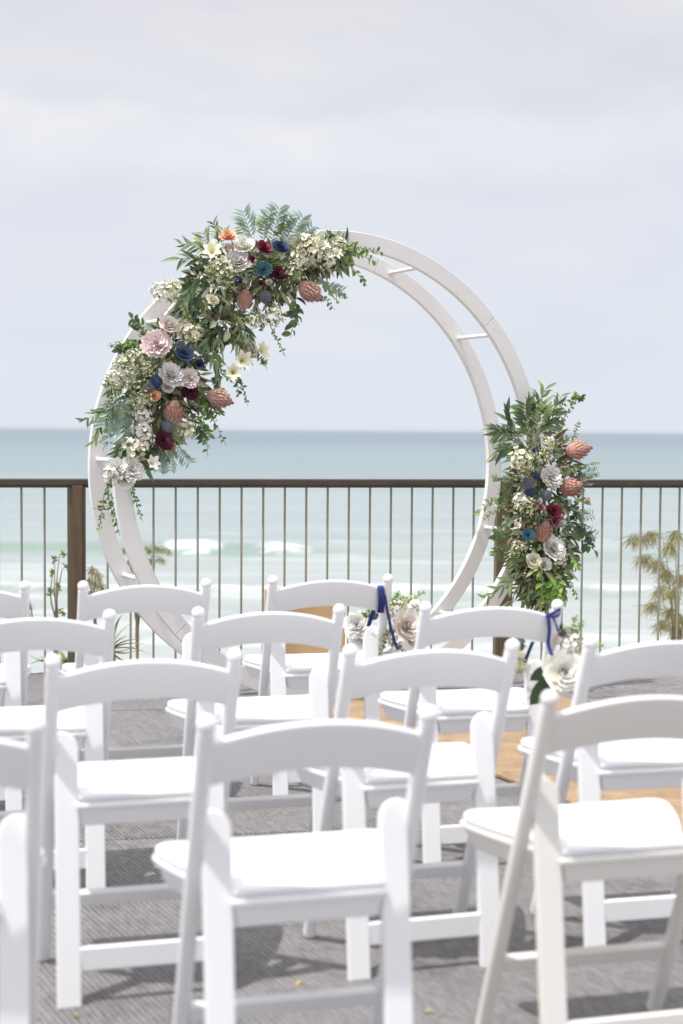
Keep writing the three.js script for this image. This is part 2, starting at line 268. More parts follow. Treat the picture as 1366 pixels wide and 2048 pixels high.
// ---------------------------------------------------------------- folding chairs
const resin = std(0.865, 0.865, 0.875, 0.42), ivory = std(0.82, 0.795, 0.75, 0.42), cloth = std(0.80, 0.80, 0.81, 0.5, { bumpMap: dataTex(256, 256, (i, j) => fbm(i / 40, j / 40, 701, 4)), bumpScale: 0.004 });
const POST_H = 0.79, LEAN = 0.34 / 0.775;
const fwd = (y) => (0.775 - y) * LEAN;                        // how far the long legs stand forward at height y
const chairGeo = (() => {
  const g = {};
  const len = Math.hypot(POST_H, POST_H * LEAN), ang = Math.atan(LEAN);
  { // long leg: slim rounded bar with a bulbous top
    const p = new Pile(), b = new RoundedBoxGeometry(0.031, len - 0.02, 0.032, 6, 0.0125); b.translate(0, (len - 0.02) / 2, 0); p.add(b);
    const s = new THREE.SphereGeometry(0.0182, 20, 14); s.scale(1, 1.0, 0.95); s.translate(0, len - 0.017, 0); p.add(s);
    const q = p.get(); q.deleteAttribute('color'); q.rotateX(ang); q.translate(0, 0, -fwd(0)); g.long = q;  // top leans back towards +z
  }
  { // rear leg: flat slab whose inner top corner is rounded off
    const H = 0.60, w = 0.046, s = new THREE.Shape(); s.moveTo(-w / 2, 0); s.lineTo(w / 2, 0); s.lineTo(w / 2, H - 0.012); s.quadraticCurveTo(w / 2, H, w / 2 - 0.01, H); s.lineTo(-w / 2 + 0.032, H); s.bezierCurveTo(-w / 2 + 0.012, H, -w / 2, H - 0.016, -w / 2, H - 0.04); s.closePath();
    const q = new THREE.ExtrudeGeometry(s, { depth: 0.014, bevelEnabled: true, bevelSize: 0.0035, bevelThickness: 0.0035, bevelSegments: 3, curveSegments: 10 }); q.translate(0, 0, -0.007);
    q.rotateX(-Math.atan(0.082 / 0.6)); q.translate(0, 0.001, -0.024); g.rear = q;   // foot a little behind its top
  }
  g.rearL = g.rear.clone(); g.rearL.applyMatrix4(new THREE.Matrix4().makeScale(-1, 1, 1)); { const ix = g.rearL.index; if (ix) { const a = ix.array; for (let i = 0; i < a.length; i += 3) { const k = a[i]; a[i] = a[i + 2]; a[i + 2] = k; } } else { const at = g.rearL.attributes; for (const k of Object.keys(at)) { const n = at[k].itemSize, arr = at[k].array; for (let i = 0; i < arr.length; i += 3 * n) for (let c = 0; c < n; c++) { const x = arr[i + c]; arr[i + c] = arr[i + 2 * n + c]; arr[i + 2 * n + c] = x; } } } g.rearL.computeVertexNormals(); }
  { // backrest: bowed slat with an arched top edge, rounded edges
    const HW = 0.192, nu = 30, loop = 20;
    const mid = (u) => { const x = HW * (2 * u - 1), k = 1 - (x / HW) ** 2; return { x, top: 0.740 + 0.042 * k, bot: 0.655 + 0.036 * k, bow: 0.016 * k }; };
    const n = V(0, -Math.sin(ang), Math.cos(ang));          // towards the camera side of the slat
    const geo = grid(nu, loop, (u, v) => {
      const m = mid(u), t = 0.0085, h = (m.top - m.bot) / 2 - t, yc = (m.top + m.bot) / 2; const a = v * 2 * Math.PI;
      // a stadium-shaped section
      const sy = Math.sign(Math.sin(a)) * Math.min(1, Math.abs(Math.sin(a)) * 1.9), ry = h * sy, cz = Math.cos(a) * t, cy = Math.sin(a) * t;
      const y = yc + ry + cy, q = V(m.x, y, -fwd(y) + 0.002); return q.addScaledVector(n, cz + m.bow);
    });
    g.back = geo;
  }
  const seatShape = (o) => {
    const s = new THREE.Shape(), r = 0.1445 - o, f = 0.245 - o, F = 0.402 - o, b = 0.058 + o;
    s.moveTo(-r, b); s.lineTo(r, b); s.lineTo(r + 0.002, 0.112); s.bezierCurveTo(r + 0.022, 0.155, f - 0.03, 0.25, f - 0.004, F - 0.035); s.quadraticCurveTo(f + 0.004, F + 0.002, f - 0.03, F);
    s.quadraticCurveTo(0, F - 0.012, -f + 0.03, F); s.quadraticCurveTo(-f - 0.004, F + 0.002, -f + 0.004, F - 0.035); s.bezierCurveTo(-f + 0.03, 0.25, -r - 0.022, 0.155, -r - 0.002, 0.112); s.closePath(); return s;
  };
  const slab = (o, depth, bs, bt, y) => { const q = new THREE.ExtrudeGeometry(seatShape(o), { depth, bevelEnabled: true, bevelSize: bs, bevelThickness: bt, bevelSegments: 4, curveSegments: 10 }); q.rotateX(-Math.PI / 2); q.translate(0, y, 0); return q; };
  g.seat = slab(0.004, 0.004, 0.004, 0.004, 0.436);       // the rim
  { const q = slab(0.008, 0.040, 0.003, 0.003, 0.393), a = q.attributes.position; for (let i = 0; i < a.count; i++) { const k = 1 - 0.085 * Math.max(0, (0.436 - a.getY(i)) / 0.046); a.setX(i, a.getX(i) * k); a.setZ(i, -0.225 + (a.getZ(i) + 0.225) * k); } q.computeVertexNormals(); g.apron = q; }
  g.pad = slab(0.0165, 0.003, 0.013, 0.011, 0.4525);
  { const q = new RoundedBoxGeometry(0.290, 0.054, 0.016, 3, 0.004); q.translate(0, 0.1, -0.0375); g.rearBar = q; }
  { const q = new RoundedBoxGeometry(0.374, 0.036, 0.02, 3, 0.004); q.rotateX(ang); q.translate(0, 0.168, -fwd(0.168)); g.frontBar = q; }
  return g;
})();
function buildChair(label, mat) {
  const t = thing('folding_chair', label, 'chair', [0, 0, 0], 0, 'white padded folding chairs set out in rows');
  for (const s of [-1, 1]) mesh('front_leg', chairGeo.long, mat, t).position.x = 0.201 * s;
  for (const [s, gg] of [[1, chairGeo.rear], [-1, chairGeo.rearL]]) { mesh('rear_leg', gg, mat, t).position.x = 0.1655 * s; }
  mesh('backrest', chairGeo.back, mat, t);
  const seat = mesh('seat', chairGeo.seat, mat, t); mesh('cushion', chairGeo.pad, cloth, seat); mesh('apron', chairGeo.apron, mat, seat);
  mesh('stretcher', chairGeo.rearBar, mat, t); mesh('stretcher', chairGeo.frontBar, mat, t);
  return t;
}
const CH = {
  A: [-0.035, 2.607, 15, 'white folding chair in front centre, the nearest one seen whole in width'],
  B: [0.593, 2.882, 15, 'ivory tinted folding chair at the near right, warmer in colour than the others'],
  C: [-0.71, 2.47, 15, 'white folding chair cut by the picture edge at the near left'],
  D: [-0.43, 3.287, 15, 'white folding chair in the second row left, just beyond the nearest centre chair'],
  E: [0.215, 3.474, 16.5, 'white folding chair in the second row centre, left of the ivory chair'],
  F: [0.80, 3.648, 13.5, 'white folding chair at the right edge beyond the ivory chair, on the tan matting side'],
  G: [-0.822, 4.002, 15, 'white folding chair at the left edge in the third row, partly out of frame'],
  H: [-0.199, 4.175, 14, 'white folding chair in the third row centre, the tan plinth seen under its backrest'],
  I: [0.44, 4.336, 13, 'white folding chair with a navy ribbon bow and large white rose on its post'],
  J: [-1.211, 4.752, 15, 'white folding chair farthest left in the back row, only its right post showing'],
  K: [-0.638, 4.875, 15.5, 'white folding chair in the farthest row before the left foot of the ring arch'],
  L: [-0.034, 5.086, 13, 'white folding chair in the farthest row with blush roses hung on its right post'],
};
let proto = null;
for (const [k, [x, z, yaw, label]] of Object.entries(CH)) {
  let c;
  if (k === 'B') c = buildChair(label, ivory);
  else if (!proto) c = proto = buildChair(label, resin);
  else { c = proto.clone(); c.name = numbered('folding_chair'); scene.add(c); c.userData = { ...proto.userData, label }; }
  c.position.set(x, 0, -z); c.rotation.y = R(yaw);
}

// ---------------------------------------------------------------- leaves and flowers
function leafGeo(len, wid, { fold = 0.25, curl = 0.5, n = 5, tip = 1, base = 1 } = {}) {
  return grid(2, n, (u, v) => {
    const prof = Math.pow(Math.sin(Math.PI * Math.pow(Math.min(1, v * 0.985 + 0.012), base)), tip), s = (u - 0.5) * 2, a = curl * v, L = curl ? len / curl : len;
    const y = curl ? L * Math.sin(a) : len * v, z = curl ? -L * (1 - Math.cos(a)) : 0;
    return V(s * wid / 2 * prof, y, z + Math.abs(s) * fold * wid * prof);
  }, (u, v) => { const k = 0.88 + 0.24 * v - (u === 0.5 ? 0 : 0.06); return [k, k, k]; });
}
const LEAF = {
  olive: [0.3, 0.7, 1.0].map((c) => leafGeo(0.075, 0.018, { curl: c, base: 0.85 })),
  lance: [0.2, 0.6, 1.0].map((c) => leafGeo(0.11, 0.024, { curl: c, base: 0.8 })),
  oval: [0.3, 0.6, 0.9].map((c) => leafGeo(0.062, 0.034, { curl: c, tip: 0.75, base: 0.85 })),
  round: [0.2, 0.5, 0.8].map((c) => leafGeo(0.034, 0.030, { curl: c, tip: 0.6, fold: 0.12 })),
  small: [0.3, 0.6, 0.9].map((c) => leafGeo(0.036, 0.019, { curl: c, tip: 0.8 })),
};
const leafMat = (r, g, b, rough = 0.5) => phys(r, g, b, rough, { vertexColors: true, side: THREE.DoubleSide });
const LM = {
  sage: leafMat(0.255, 0.345, 0.185), deep: leafMat(0.065, 0.115, 0.052), olive: leafMat(0.125, 0.205, 0.085), mid: leafMat(0.15, 0.235, 0.075),
  bright: leafMat(0.21, 0.40, 0.05), pale: leafMat(0.40, 0.49, 0.22), dusty: leafMat(0.36, 0.475, 0.385), stem: std(0.17, 0.20, 0.08, 0.7), brown: std(0.10, 0.07, 0.04, 0.8),
};
for (const m of Object.values(LM)) if (m.isMeshPhysicalMaterial) { m.transmission = 0.2; m.thickness = 0; }
const STYLE = { // leaf kind, colours, pairs, leaf scale, stem length, spread
  olive: ['olive', ['sage', 'olive', 'pale'], 6, 1.0, 0.20, 0.65], lance: ['lance', ['olive', 'deep', 'sage'], 4, 1.0, 0.17, 0.5],
  camellia: ['oval', ['deep', 'mid', 'deep'], 4, 1.0, 0.13, 1.0], gum: ['round', ['sage', 'dusty', 'pale'], 7, 1.0, 0.20, 1.2],
  vine: ['small', ['mid', 'bright', 'mid'], 7, 0.85, 0.19, 1.1], pale: ['small', ['pale', 'sage', 'pale'], 8, 0.8, 0.18, 1.0], bright: ['oval', ['bright', 'mid', 'bright'], 5, 0.75, 0.12, 1.1],
};
function sprig(parent, kind, pos, dir, { scale = 1, droop = 0.2, count } = {}) {
  const [lk, cols, pairs, ls, sl, spread] = STYLE[kind], L = sl * scale;
  const side = V(dir.y, -dir.x, 0).lengthSq() > 0.001 ? V(dir.y, -dir.x, 0).normalize() : V(1, 0, 0), d = dir.clone().normalize();
  const bend = side.clone().multiplyScalar(rr(-0.25, 0.25)).add(V(0, -droop, 0));
  const at = (t) => d.clone().multiplyScalar(L * t).addScaledVector(bend, L * t * t);
  const st = mesh(kind + '_sprig', tube([at(0), at(0.33), at(0.66), at(1)], 0.0024, 0.0011, 5, 6), LM.stem, parent); st.position.copy(pos);
  const out = V(0, 0, 1), n = count ?? pairs;
  for (let i = 0; i < n; i++) for (const s of [-1, 1]) {
    const t = 0.15 + 0.8 * (i + (s > 0 ? 0.5 : 0) + rr(-0.25, 0.25)) / n, tan = at(Math.min(1, t + 0.05)).sub(at(t - 0.05)).normalize();
    const lat = new THREE.Vector3().crossVectors(tan, out).normalize().multiplyScalar(s).addScaledVector(out, rr(-0.7, 1.0)).normalize(), sp = spread * rr(0.4, 1.5);
    const dv = tan.clone().multiplyScalar(Math.cos(sp)).addScaledVector(lat, Math.sin(sp)).add(V(0, -0.18, 0)).normalize();
    const nz = out.clone().add(V(rr(-1, 1), rr(-0.5, 1.2), 0)).addScaledVector(dv, -out.dot(dv)).normalize(), nx = new THREE.Vector3().crossVectors(dv, nz).normalize(); nz.crossVectors(nx, dv);
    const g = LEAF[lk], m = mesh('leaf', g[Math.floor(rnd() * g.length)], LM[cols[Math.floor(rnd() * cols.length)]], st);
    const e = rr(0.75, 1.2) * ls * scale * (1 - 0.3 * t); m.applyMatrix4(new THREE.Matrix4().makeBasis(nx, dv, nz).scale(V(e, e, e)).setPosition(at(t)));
  }
  return st;
}
function frond(parent, pos, dir, len, cols, pairs = 9) { // fern-like frond: narrow toothed leaflets in pairs, one part
  const d = dir.clone().normalize(), side = new THREE.Vector3().crossVectors(d, V(0, 0, 1)).normalize(), p = new Pile();
  const bd = rr(-0.22, 0.22), at = (t) => d.clone().multiplyScalar(len * t).add(V(0, -0.08 * len * t * t, 0.25 * len * t * t)).addScaledVector(side, bd * len * t * t);
  p.add(tube([at(0), at(0.5), at(1)], 0.0018, 0.0008, 5, 5), null, [0.8, 0.8, 0.7]);
  const lg = leafGeo(1, 0.24, { curl: 0.8, n: 4 });
  for (let i = 0; i < pairs; i++) for (const s of [-1, 1]) {
    const t = 0.12 + 0.86 * i / pairs, l = len * 0.46 * Math.sin(Math.PI * (0.22 + 0.72 * (1 - t))) * rr(0.85, 1.1), dv = d.clone().multiplyScalar(0.75).addScaledVector(side, s).add(V(0, 0, rr(-0.2, 0.4))).normalize();
    const nz = V(rr(-0.7, 0.7), rr(-0.5, 0.7), 1).normalize(), nx = new THREE.Vector3().crossVectors(dv, nz).normalize(); nz.crossVectors(nx, dv);
    const k = rr(0.8, 1.2); const q = lg.clone(), cc = q.attributes.color; for (let a = 0; a < cc.count; a++) cc.setXYZ(a, cc.getX(a) * k, cc.getY(a) * k, cc.getZ(a) * k);
    p.add(q, new THREE.Matrix4().makeBasis(nx, dv, nz).scale(V(l, l, l)).setPosition(at(t)));
  }
  const m = mesh('fern_frond', p.get(), LM[cols], parent); m.position.copy(pos); return m;
}
function petal(L, wid, a0, a1, { ruff = 0, cup = 1, pointed = 0, nu = 6, nv = 5, c0, c1 }) { // leaves the axis at a0 and ends at a1 from it; faces +y
  const ph = rnd() * 6, pf = rr(2, 4);
  return grid(nu, nv, (u, v) => {
    let r = 0, h = 0; const N = 8; for (let k = 0; k < N; k++) { const q = v * (k + 0.5) / N, a = a0 + (a1 - a0) * q * q; r += Math.sin(a) * L * v / N; h += Math.cos(a) * L * v / N; }
    const s = (u - 0.5) * 2, pr = pointed ? Math.pow(Math.sin(Math.PI * Math.min(1, Math.max(0.03, v * 0.97))), 0.7) : Math.pow(Math.sin(Math.PI * Math.min(0.985, 0.10 + v * 0.86)), 0.42) * (0.45 + 0.55 * Math.sqrt(v));
    const half = wid * pr, rad = Math.max(r, 0.25 * half), az = s * half / Math.max(rad, half * 0.55) * cup, edge = v * v * Math.abs(s) ** 0.5;
    const ru = ruff * L * edge * Math.sin(ph + s * pf * 2.2) * 0.5;
    const notch = pointed ? 0 : -0.05 * L * v * v * (s * s);
    return V((rad + ru) * Math.sin(az) + (1 - Math.min(1, cup)) * s * half * 0.6, h + notch + ru * 0.8, (rad + ru) * Math.cos(az));
  }, (u, v) => { const t = v * v; return [c0[0] + (c1[0] - c0[0]) * t, c0[1] + (c1[1] - c0[1]) * t, c0[2] + (c1[2] - c0[2]) * t]; });
}
const petalMat = phys(1, 1, 1, 0.75, { vertexColors: true, side: THREE.DoubleSide, transmission: 0.14, thickness: 0 });
const matte = std(1, 1, 1, 0.75, { vertexColors: true, side: THREE.DoubleSide });
function roseGeo(r, deep, edge, { ruff = 0.06, layers = 6, open = 1.1, heart = 0.1 } = {}) {
  const p = new Pile();
  for (let k = 0; k < layers; k++) {
    const f = (k + 0.5) / layers, n = k < 2 ? 3 : k < 5 ? 5 : 6, L = r * (0.50 + 0.60 * f), a1 = heart + open * Math.pow(f, 1.25), tone = 0.88 + 0.12 * f + rr(-0.05, 0.05);
    for (let i = 0; i < n; i++) {
      const g = petal(L * rr(0.92, 1.07), r * (0.44 + 0.46 * f) * rr(0.85, 1.15), 0.25 + 0.95 * a1 * f, a1 * rr(0.86, 1.08) - 0.12 * f, { ruff: ruff * (0.5 + f), c0: deep.map((q) => q * tone), c1: edge.map((q) => q * tone) });
      g.rotateX(rr(-0.10, 0.10)); g.rotateY((i + rr(-0.2, 0.2)) / n * Math.PI * 2 + k * 1.1); g.translate(0, r * 0.20 * (1 - f), 0); p.add(g);
    }
  }
  const g = p.get(); g.translate(0, -r * 0.35, 0); return g;
}
function dahliaGeo(r, deep, edge) { const p = new Pile(); for (let k = 0; k < 6; k++) { const f = (k + 0.5) / 6, n = 6 + k * 2; for (let i = 0; i < n; i++) { const g = petal(r * (0.45 + 0.6 * f), r * 0.17, 0.1 + f * 0.9, 0.15 + 1.35 * f, { pointed: 1, c0: deep, c1: edge.map((q) => q * rr(0.8, 1.1)), nu: 2, nv: 4 }); g.rotateY(i / n * 6.283 + k * 0.7); g.translate(0, r * 0.25 * (1 - f), 0); p.add(g); } } const g = p.get(); g.translate(0, -r * 0.3, 0); return g; }
function proteaGeo(r, h, body, tipc) { // overlapping pointed bracts on an egg
  const p = new Pile(), core = new THREE.SphereGeometry(1, 18, 14); core.scale(r * 0.82, h * 0.48, r * 0.82); core.translate(0, h * 0.5, 0); p.add(core, null, body.map((q) => q * 0.6));
  const rows = 6; for (let k = 0; k < rows; k++) { const f = k / (rows - 1), n = Math.round(9 + 7 * Math.sin(Math.PI * (0.15 + f * 0.75))), lat = Math.PI * (0.04 + 0.86 * f);
    for (let i = 0; i < n; i++) { const az = (i + (k % 2) * 0.5 + rr(-0.1, 0.1)) / n * 6.283, rad = r * Math.pow(Math.sin(Math.PI * Math.min(0.93, 0.12 + f * 0.80)), 0.75), y = h * (0.0 + 0.60 * f), lean = R(26) - R(50) * f;
      const c = body.map((q) => q * rr(0.8, 1.18)), c2 = tipc.map((q) => q * rr(0.75, 1.15));
      const g = grid(2, 4, (u, v) => { const s = (u - 0.5) * 2, w = r * 0.25 * Math.pow(Math.sin(Math.PI * (0.12 + 0.86 * v)), 0.8); return V(s * w, h * 0.46 * v, -Math.abs(s) * w * 0.5 + r * (0.12 * Math.sin(v * 2.6) + 0.10 * v)); }, (u, v) => { const t = sstep(0.6, 1, v), e = Math.abs(u - 0.5) > 0.4 ? 0.62 : 1.1; return c.map((q, j) => (q * (1 - t) * (0.85 + 0.35 * v) + c2[j] * t) * e); });
      g.rotateX(lean); g.translate(0, y, rad * 0.93); g.rotateY(az); p.add(g); } }
  const g = p.get(); g.translate(0, -h * 0.5, 0); return g;
}
function thistleGeo(r, c) { const p = new Pile(), s = new THREE.SphereGeometry(r * 0.72, 14, 10); p.add(s, null, c.map((q) => q * 0.55)); const cone = new THREE.ConeGeometry(r * 0.10, r * 0.42, 4, 1); cone.translate(0, r * 0.8, 0); for (let i = 0; i < 150; i++) { const y = 1 - 2 * (i + 0.5) / 150, a = i * 2.39996; p.add(cone, xf(V(0, 0, 0), face(V(Math.sqrt(1 - y * y) * Math.cos(a), y, Math.sqrt(1 - y * y) * Math.sin(a)))), c.map((q) => q * rr(0.75, 1.3))); } return p.get(); }
const floret = (c0, c1, n = 5) => { const p = new Pile(); for (let i = 0; i < n; i++) { const g = petal(1, 0.55, 0.6, 1.35, { c0, c1, nu: 2, nv: 3, cup: 0.9 }); g.rotateY(i / n * 6.283); p.add(g); } return p.get(); };
function clusterGeo(r, c0, c1, n = 34, fs = 0.3, green = 0.2) { // a loose head of small florets and buds
  const p = new Pile(), fl = [floret(c0, c1), floret(c0.map((q) => q * 0.9), c1.map((q) => q * 0.92)), floret([0.42, 0.46, 0.20], [0.66, 0.68, 0.46], 4)], lf = LEAF.small[1];
  for (let i = 0; i < n; i++) { const y = 1 - 1.5 * (i + 0.5) / n, a = i * 2.39996 + rr(-0.5, 0.5), d = V(Math.sqrt(Math.max(0, 1 - y * y)) * Math.cos(a), y, Math.sqrt(Math.max(0, 1 - y * y)) * Math.sin(a)), out = rr(0.5, 1.12);
    p.add(fl[rnd() < green ? 2 : Math.floor(rnd() * 2)], xf(d.clone().multiplyScalar(r * out), face(d.clone().add(V(rr(-0.6, 0.6), rr(-0.6, 0.6), rr(-0.6, 0.6))), rnd() * 6), r * fs * rr(0.6, 1.25)));
    if (i % 3 === 0) p.add(lf, xf(d.clone().multiplyScalar(r * 0.45), face(d.clone().add(V(rr(-0.8, 0.8), rr(-0.8, 0.8), rr(-0.8, 0.8))), rnd() * 6), rr(0.4, 0.75) * r / 0.05), [0.24, 0.31, 0.13]);
  } return p.get(); }
function lilyGeo(r, c0, c1) { const p = new Pile(); for (let i = 0; i < 6; i++) { const g = petal(r * rr(0.95, 1.1), r * 0.27, 0.35, 1.5 + rr(-0.15, 0.2), { pointed: 1, ruff: 0.08, c0, c1, nu: 4, nv: 6 }); g.rotateY(i / 6 * 6.283); p.add(g); } for (let i = 0; i < 5; i++) { const s = new THREE.CylinderGeometry(r * 0.012, r * 0.012, r * 0.45, 5); s.translate(0, r * 0.25, 0); s.rotateZ(0.35); s.rotateY(i * 1.25); p.add(s, null, [0.55, 0.5, 0.12]); } return p.get(); }

const C = { white: [[0.90, 0.87, 0.70], [0.94, 0.935, 0.91]], cream: [[0.80, 0.76, 0.44], [0.90, 0.88, 0.76]], blush: [[0.92, 0.74, 0.62], [0.94, 0.88, 0.83]], pink: [[0.88, 0.62, 0.58], [0.93, 0.81, 0.80]], peach: [[0.85, 0.36, 0.15], [0.90, 0.58, 0.38]], mauve: [[0.40, 0.12, 0.20], [0.62, 0.32, 0.42]], crimson: [[0.10, 0.006, 0.02], [0.30, 0.015, 0.055]], burgundy: [[0.045, 0.004, 0.014], [0.13, 0.012, 0.035]], navy: [[0.010, 0.02, 0.075], [0.035, 0.065, 0.19]], denim: [[0.03, 0.06, 0.17], [0.13, 0.20, 0.36]], teal: [[0.02, 0.09, 0.13], [0.08, 0.24, 0.29]], shell: [[0.90, 0.83, 0.77], [0.94, 0.91, 0.89]] };
const FL = {
  rose: (r, c) => [roseGeo(r, ...C[c]), petalMat, 'rose'], peony: (r, c) => [roseGeo(r, ...C[c], { ruff: 0.2, layers: 8, open: 1.15 }), petalMat, 'peony'],
  dahlia: (r, c) => [dahliaGeo(r, ...C[c]), petalMat, 'dahlia'], bud: (r, c) => [roseGeo(r, ...C[c], { layers: 4, open: 0.6, heart: 0.05 }), petalMat, 'rosebud'],
  protea: (r) => [proteaGeo(r * 0.70, r * 2.45, [0.58, 0.335, 0.27], [0.36, 0.17, 0.14]), matte, 'protea'], thistle: (r, c) => [thistleGeo(r, { grey: [0.20, 0.22, 0.27], blue: [0.06, 0.09, 0.22] }[c]), matte, 'thistle'],
  cluster: (r, c) => [clusterGeo(r, ...C[c], 46, 0.36, 0.12), petalMat, 'blossom_cluster'], lace: (r, c) => [clusterGeo(r * 1.1, ...C[c], 95, 0.16, 0.4), petalMat, 'lace_flower'], lily: (r, c) => [lilyGeo(r, ...C[c]), petalMat, 'lily'],
};
const PXM = 7.0 / 3000;                                        // metres per photograph pixel at the arch

function arrangement(name, label, cpx, spine, flowers, sprigs, fronds, fill) {
  const c = onArch(cpx[0], cpx[1], 0.24), wpos = c.clone().applyMatrix4(archM), t = thing(name, label, 'flower arrangement', wpos.toArray(), ARCH.yaw);
  const loc = (x, y, w) => onArch(x, y, w).sub(c);
  // a dense bed of mixed leaves along the spine, nobody could count them
  const p = new Pile(), kinds = Object.values(LEAF), tones = [[0.05, 0.08, 0.035], [0.10, 0.155, 0.06], [0.20, 0.26, 0.12], [0.32, 0.37, 0.22], [0.10, 0.10, 0.05], [0.38, 0.40, 0.18], [0.19, 0.28, 0.19], [0.52, 0.54, 0.33], [0.16, 0.12, 0.06], [0.60, 0.60, 0.44], [0.16, 0.25, 0.08]];
  for (let i = 0; i < fill; i++) {
    const k = rnd() * (spine.length - 1), a = spine[Math.floor(k)], b = spine[Math.min(spine.length - 1, Math.floor(k) + 1)], f = k - Math.floor(k), rad = a[2] + (b[2] - a[2]) * f, th = rnd() * 6.283, q = Math.pow(rnd(), 0.55);
    const w = 0.20 + 0.13 * rnd() * (1 - 0.6 * q), pos = loc(a[0] + (b[0] - a[0]) * f + Math.cos(th) * rad * q, a[1] + (b[1] - a[1]) * f + Math.sin(th) * rad * q, w);
    const dv = V(Math.cos(th) * (0.3 + q), -Math.sin(th) * (0.3 + q) - 0.35, rr(-0.1, 0.8)).normalize(), nz = V(rr(-0.6, 0.6), rr(-0.2, 1.0), 1).normalize(), nx = new THREE.Vector3().crossVectors(dv, nz).normalize(); nz.crossVectors(nx, dv);
    const gk = kinds[Math.floor(rnd() * kinds.length)], tone = tones[Math.floor(rnd() * tones.length)], e = rr(0.5, 0.95), g = gk[Math.floor(rnd() * 3)].clone(), cc = g.attributes.color;
    for (let z = 0; z < cc.count; z++) cc.setXYZ(z, cc.getX(z) * tone[0], cc.getY(z) * tone[1], cc.getZ(z) * tone[2]);
    p.add(g, new THREE.Matrix4().makeBasis(nx, dv, nz).scale(V(e, e, e)).setPosition(pos));
  }
  const bed = mesh('leaf_bed', p.get(), leafMat(1, 1, 1), t); bed.userData.kind = 'stuff';
  const mid = (x, y) => { let best = 1e9, m; for (const s of spine) { const d = (s[0] - x) ** 2 + (s[1] - y) ** 2; if (d < best) { best = d; m = s; } } return V(x - m[0], -(y - m[1]), 0).multiplyScalar(1 / Math.max(m[2], 20)); };
  for (const [kind, x, y, rp, colr, dx, dy, dz, w] of flowers) {
    const r = rp * PXM, [g, m, n] = FL[kind](r, colr), o = mid(x, y), d = dx !== undefined && dx !== null ? V(dx, dy, dz ?? 0.4) : V(o.x * 0.45 - 0.12 + rr(-0.2, 0.2), o.y * 0.35 + 0.62 + rr(-0.2, 0.2), 1);
    const q = mesh(n, g, m, t), pos = loc(x, y, w ?? 0.345); q.applyMatrix4(xf(pos, face(d, rnd() * 6)));
  }
  for (const [kind, x, y, dx, dy, sc = 1, dz = 0.15, droop, w = 0.30] of sprigs) sprig(t, kind, loc(x, y, w), V(dx, -dy, dz).normalize(), { scale: sc, droop });
  for (const [x, y, dx, dy, L, col, pairs] of fronds) frond(t, loc(x, y, 0.29), V(dx, -dy, 0.1).normalize(), L * PXM, col, pairs);
  return t;
}
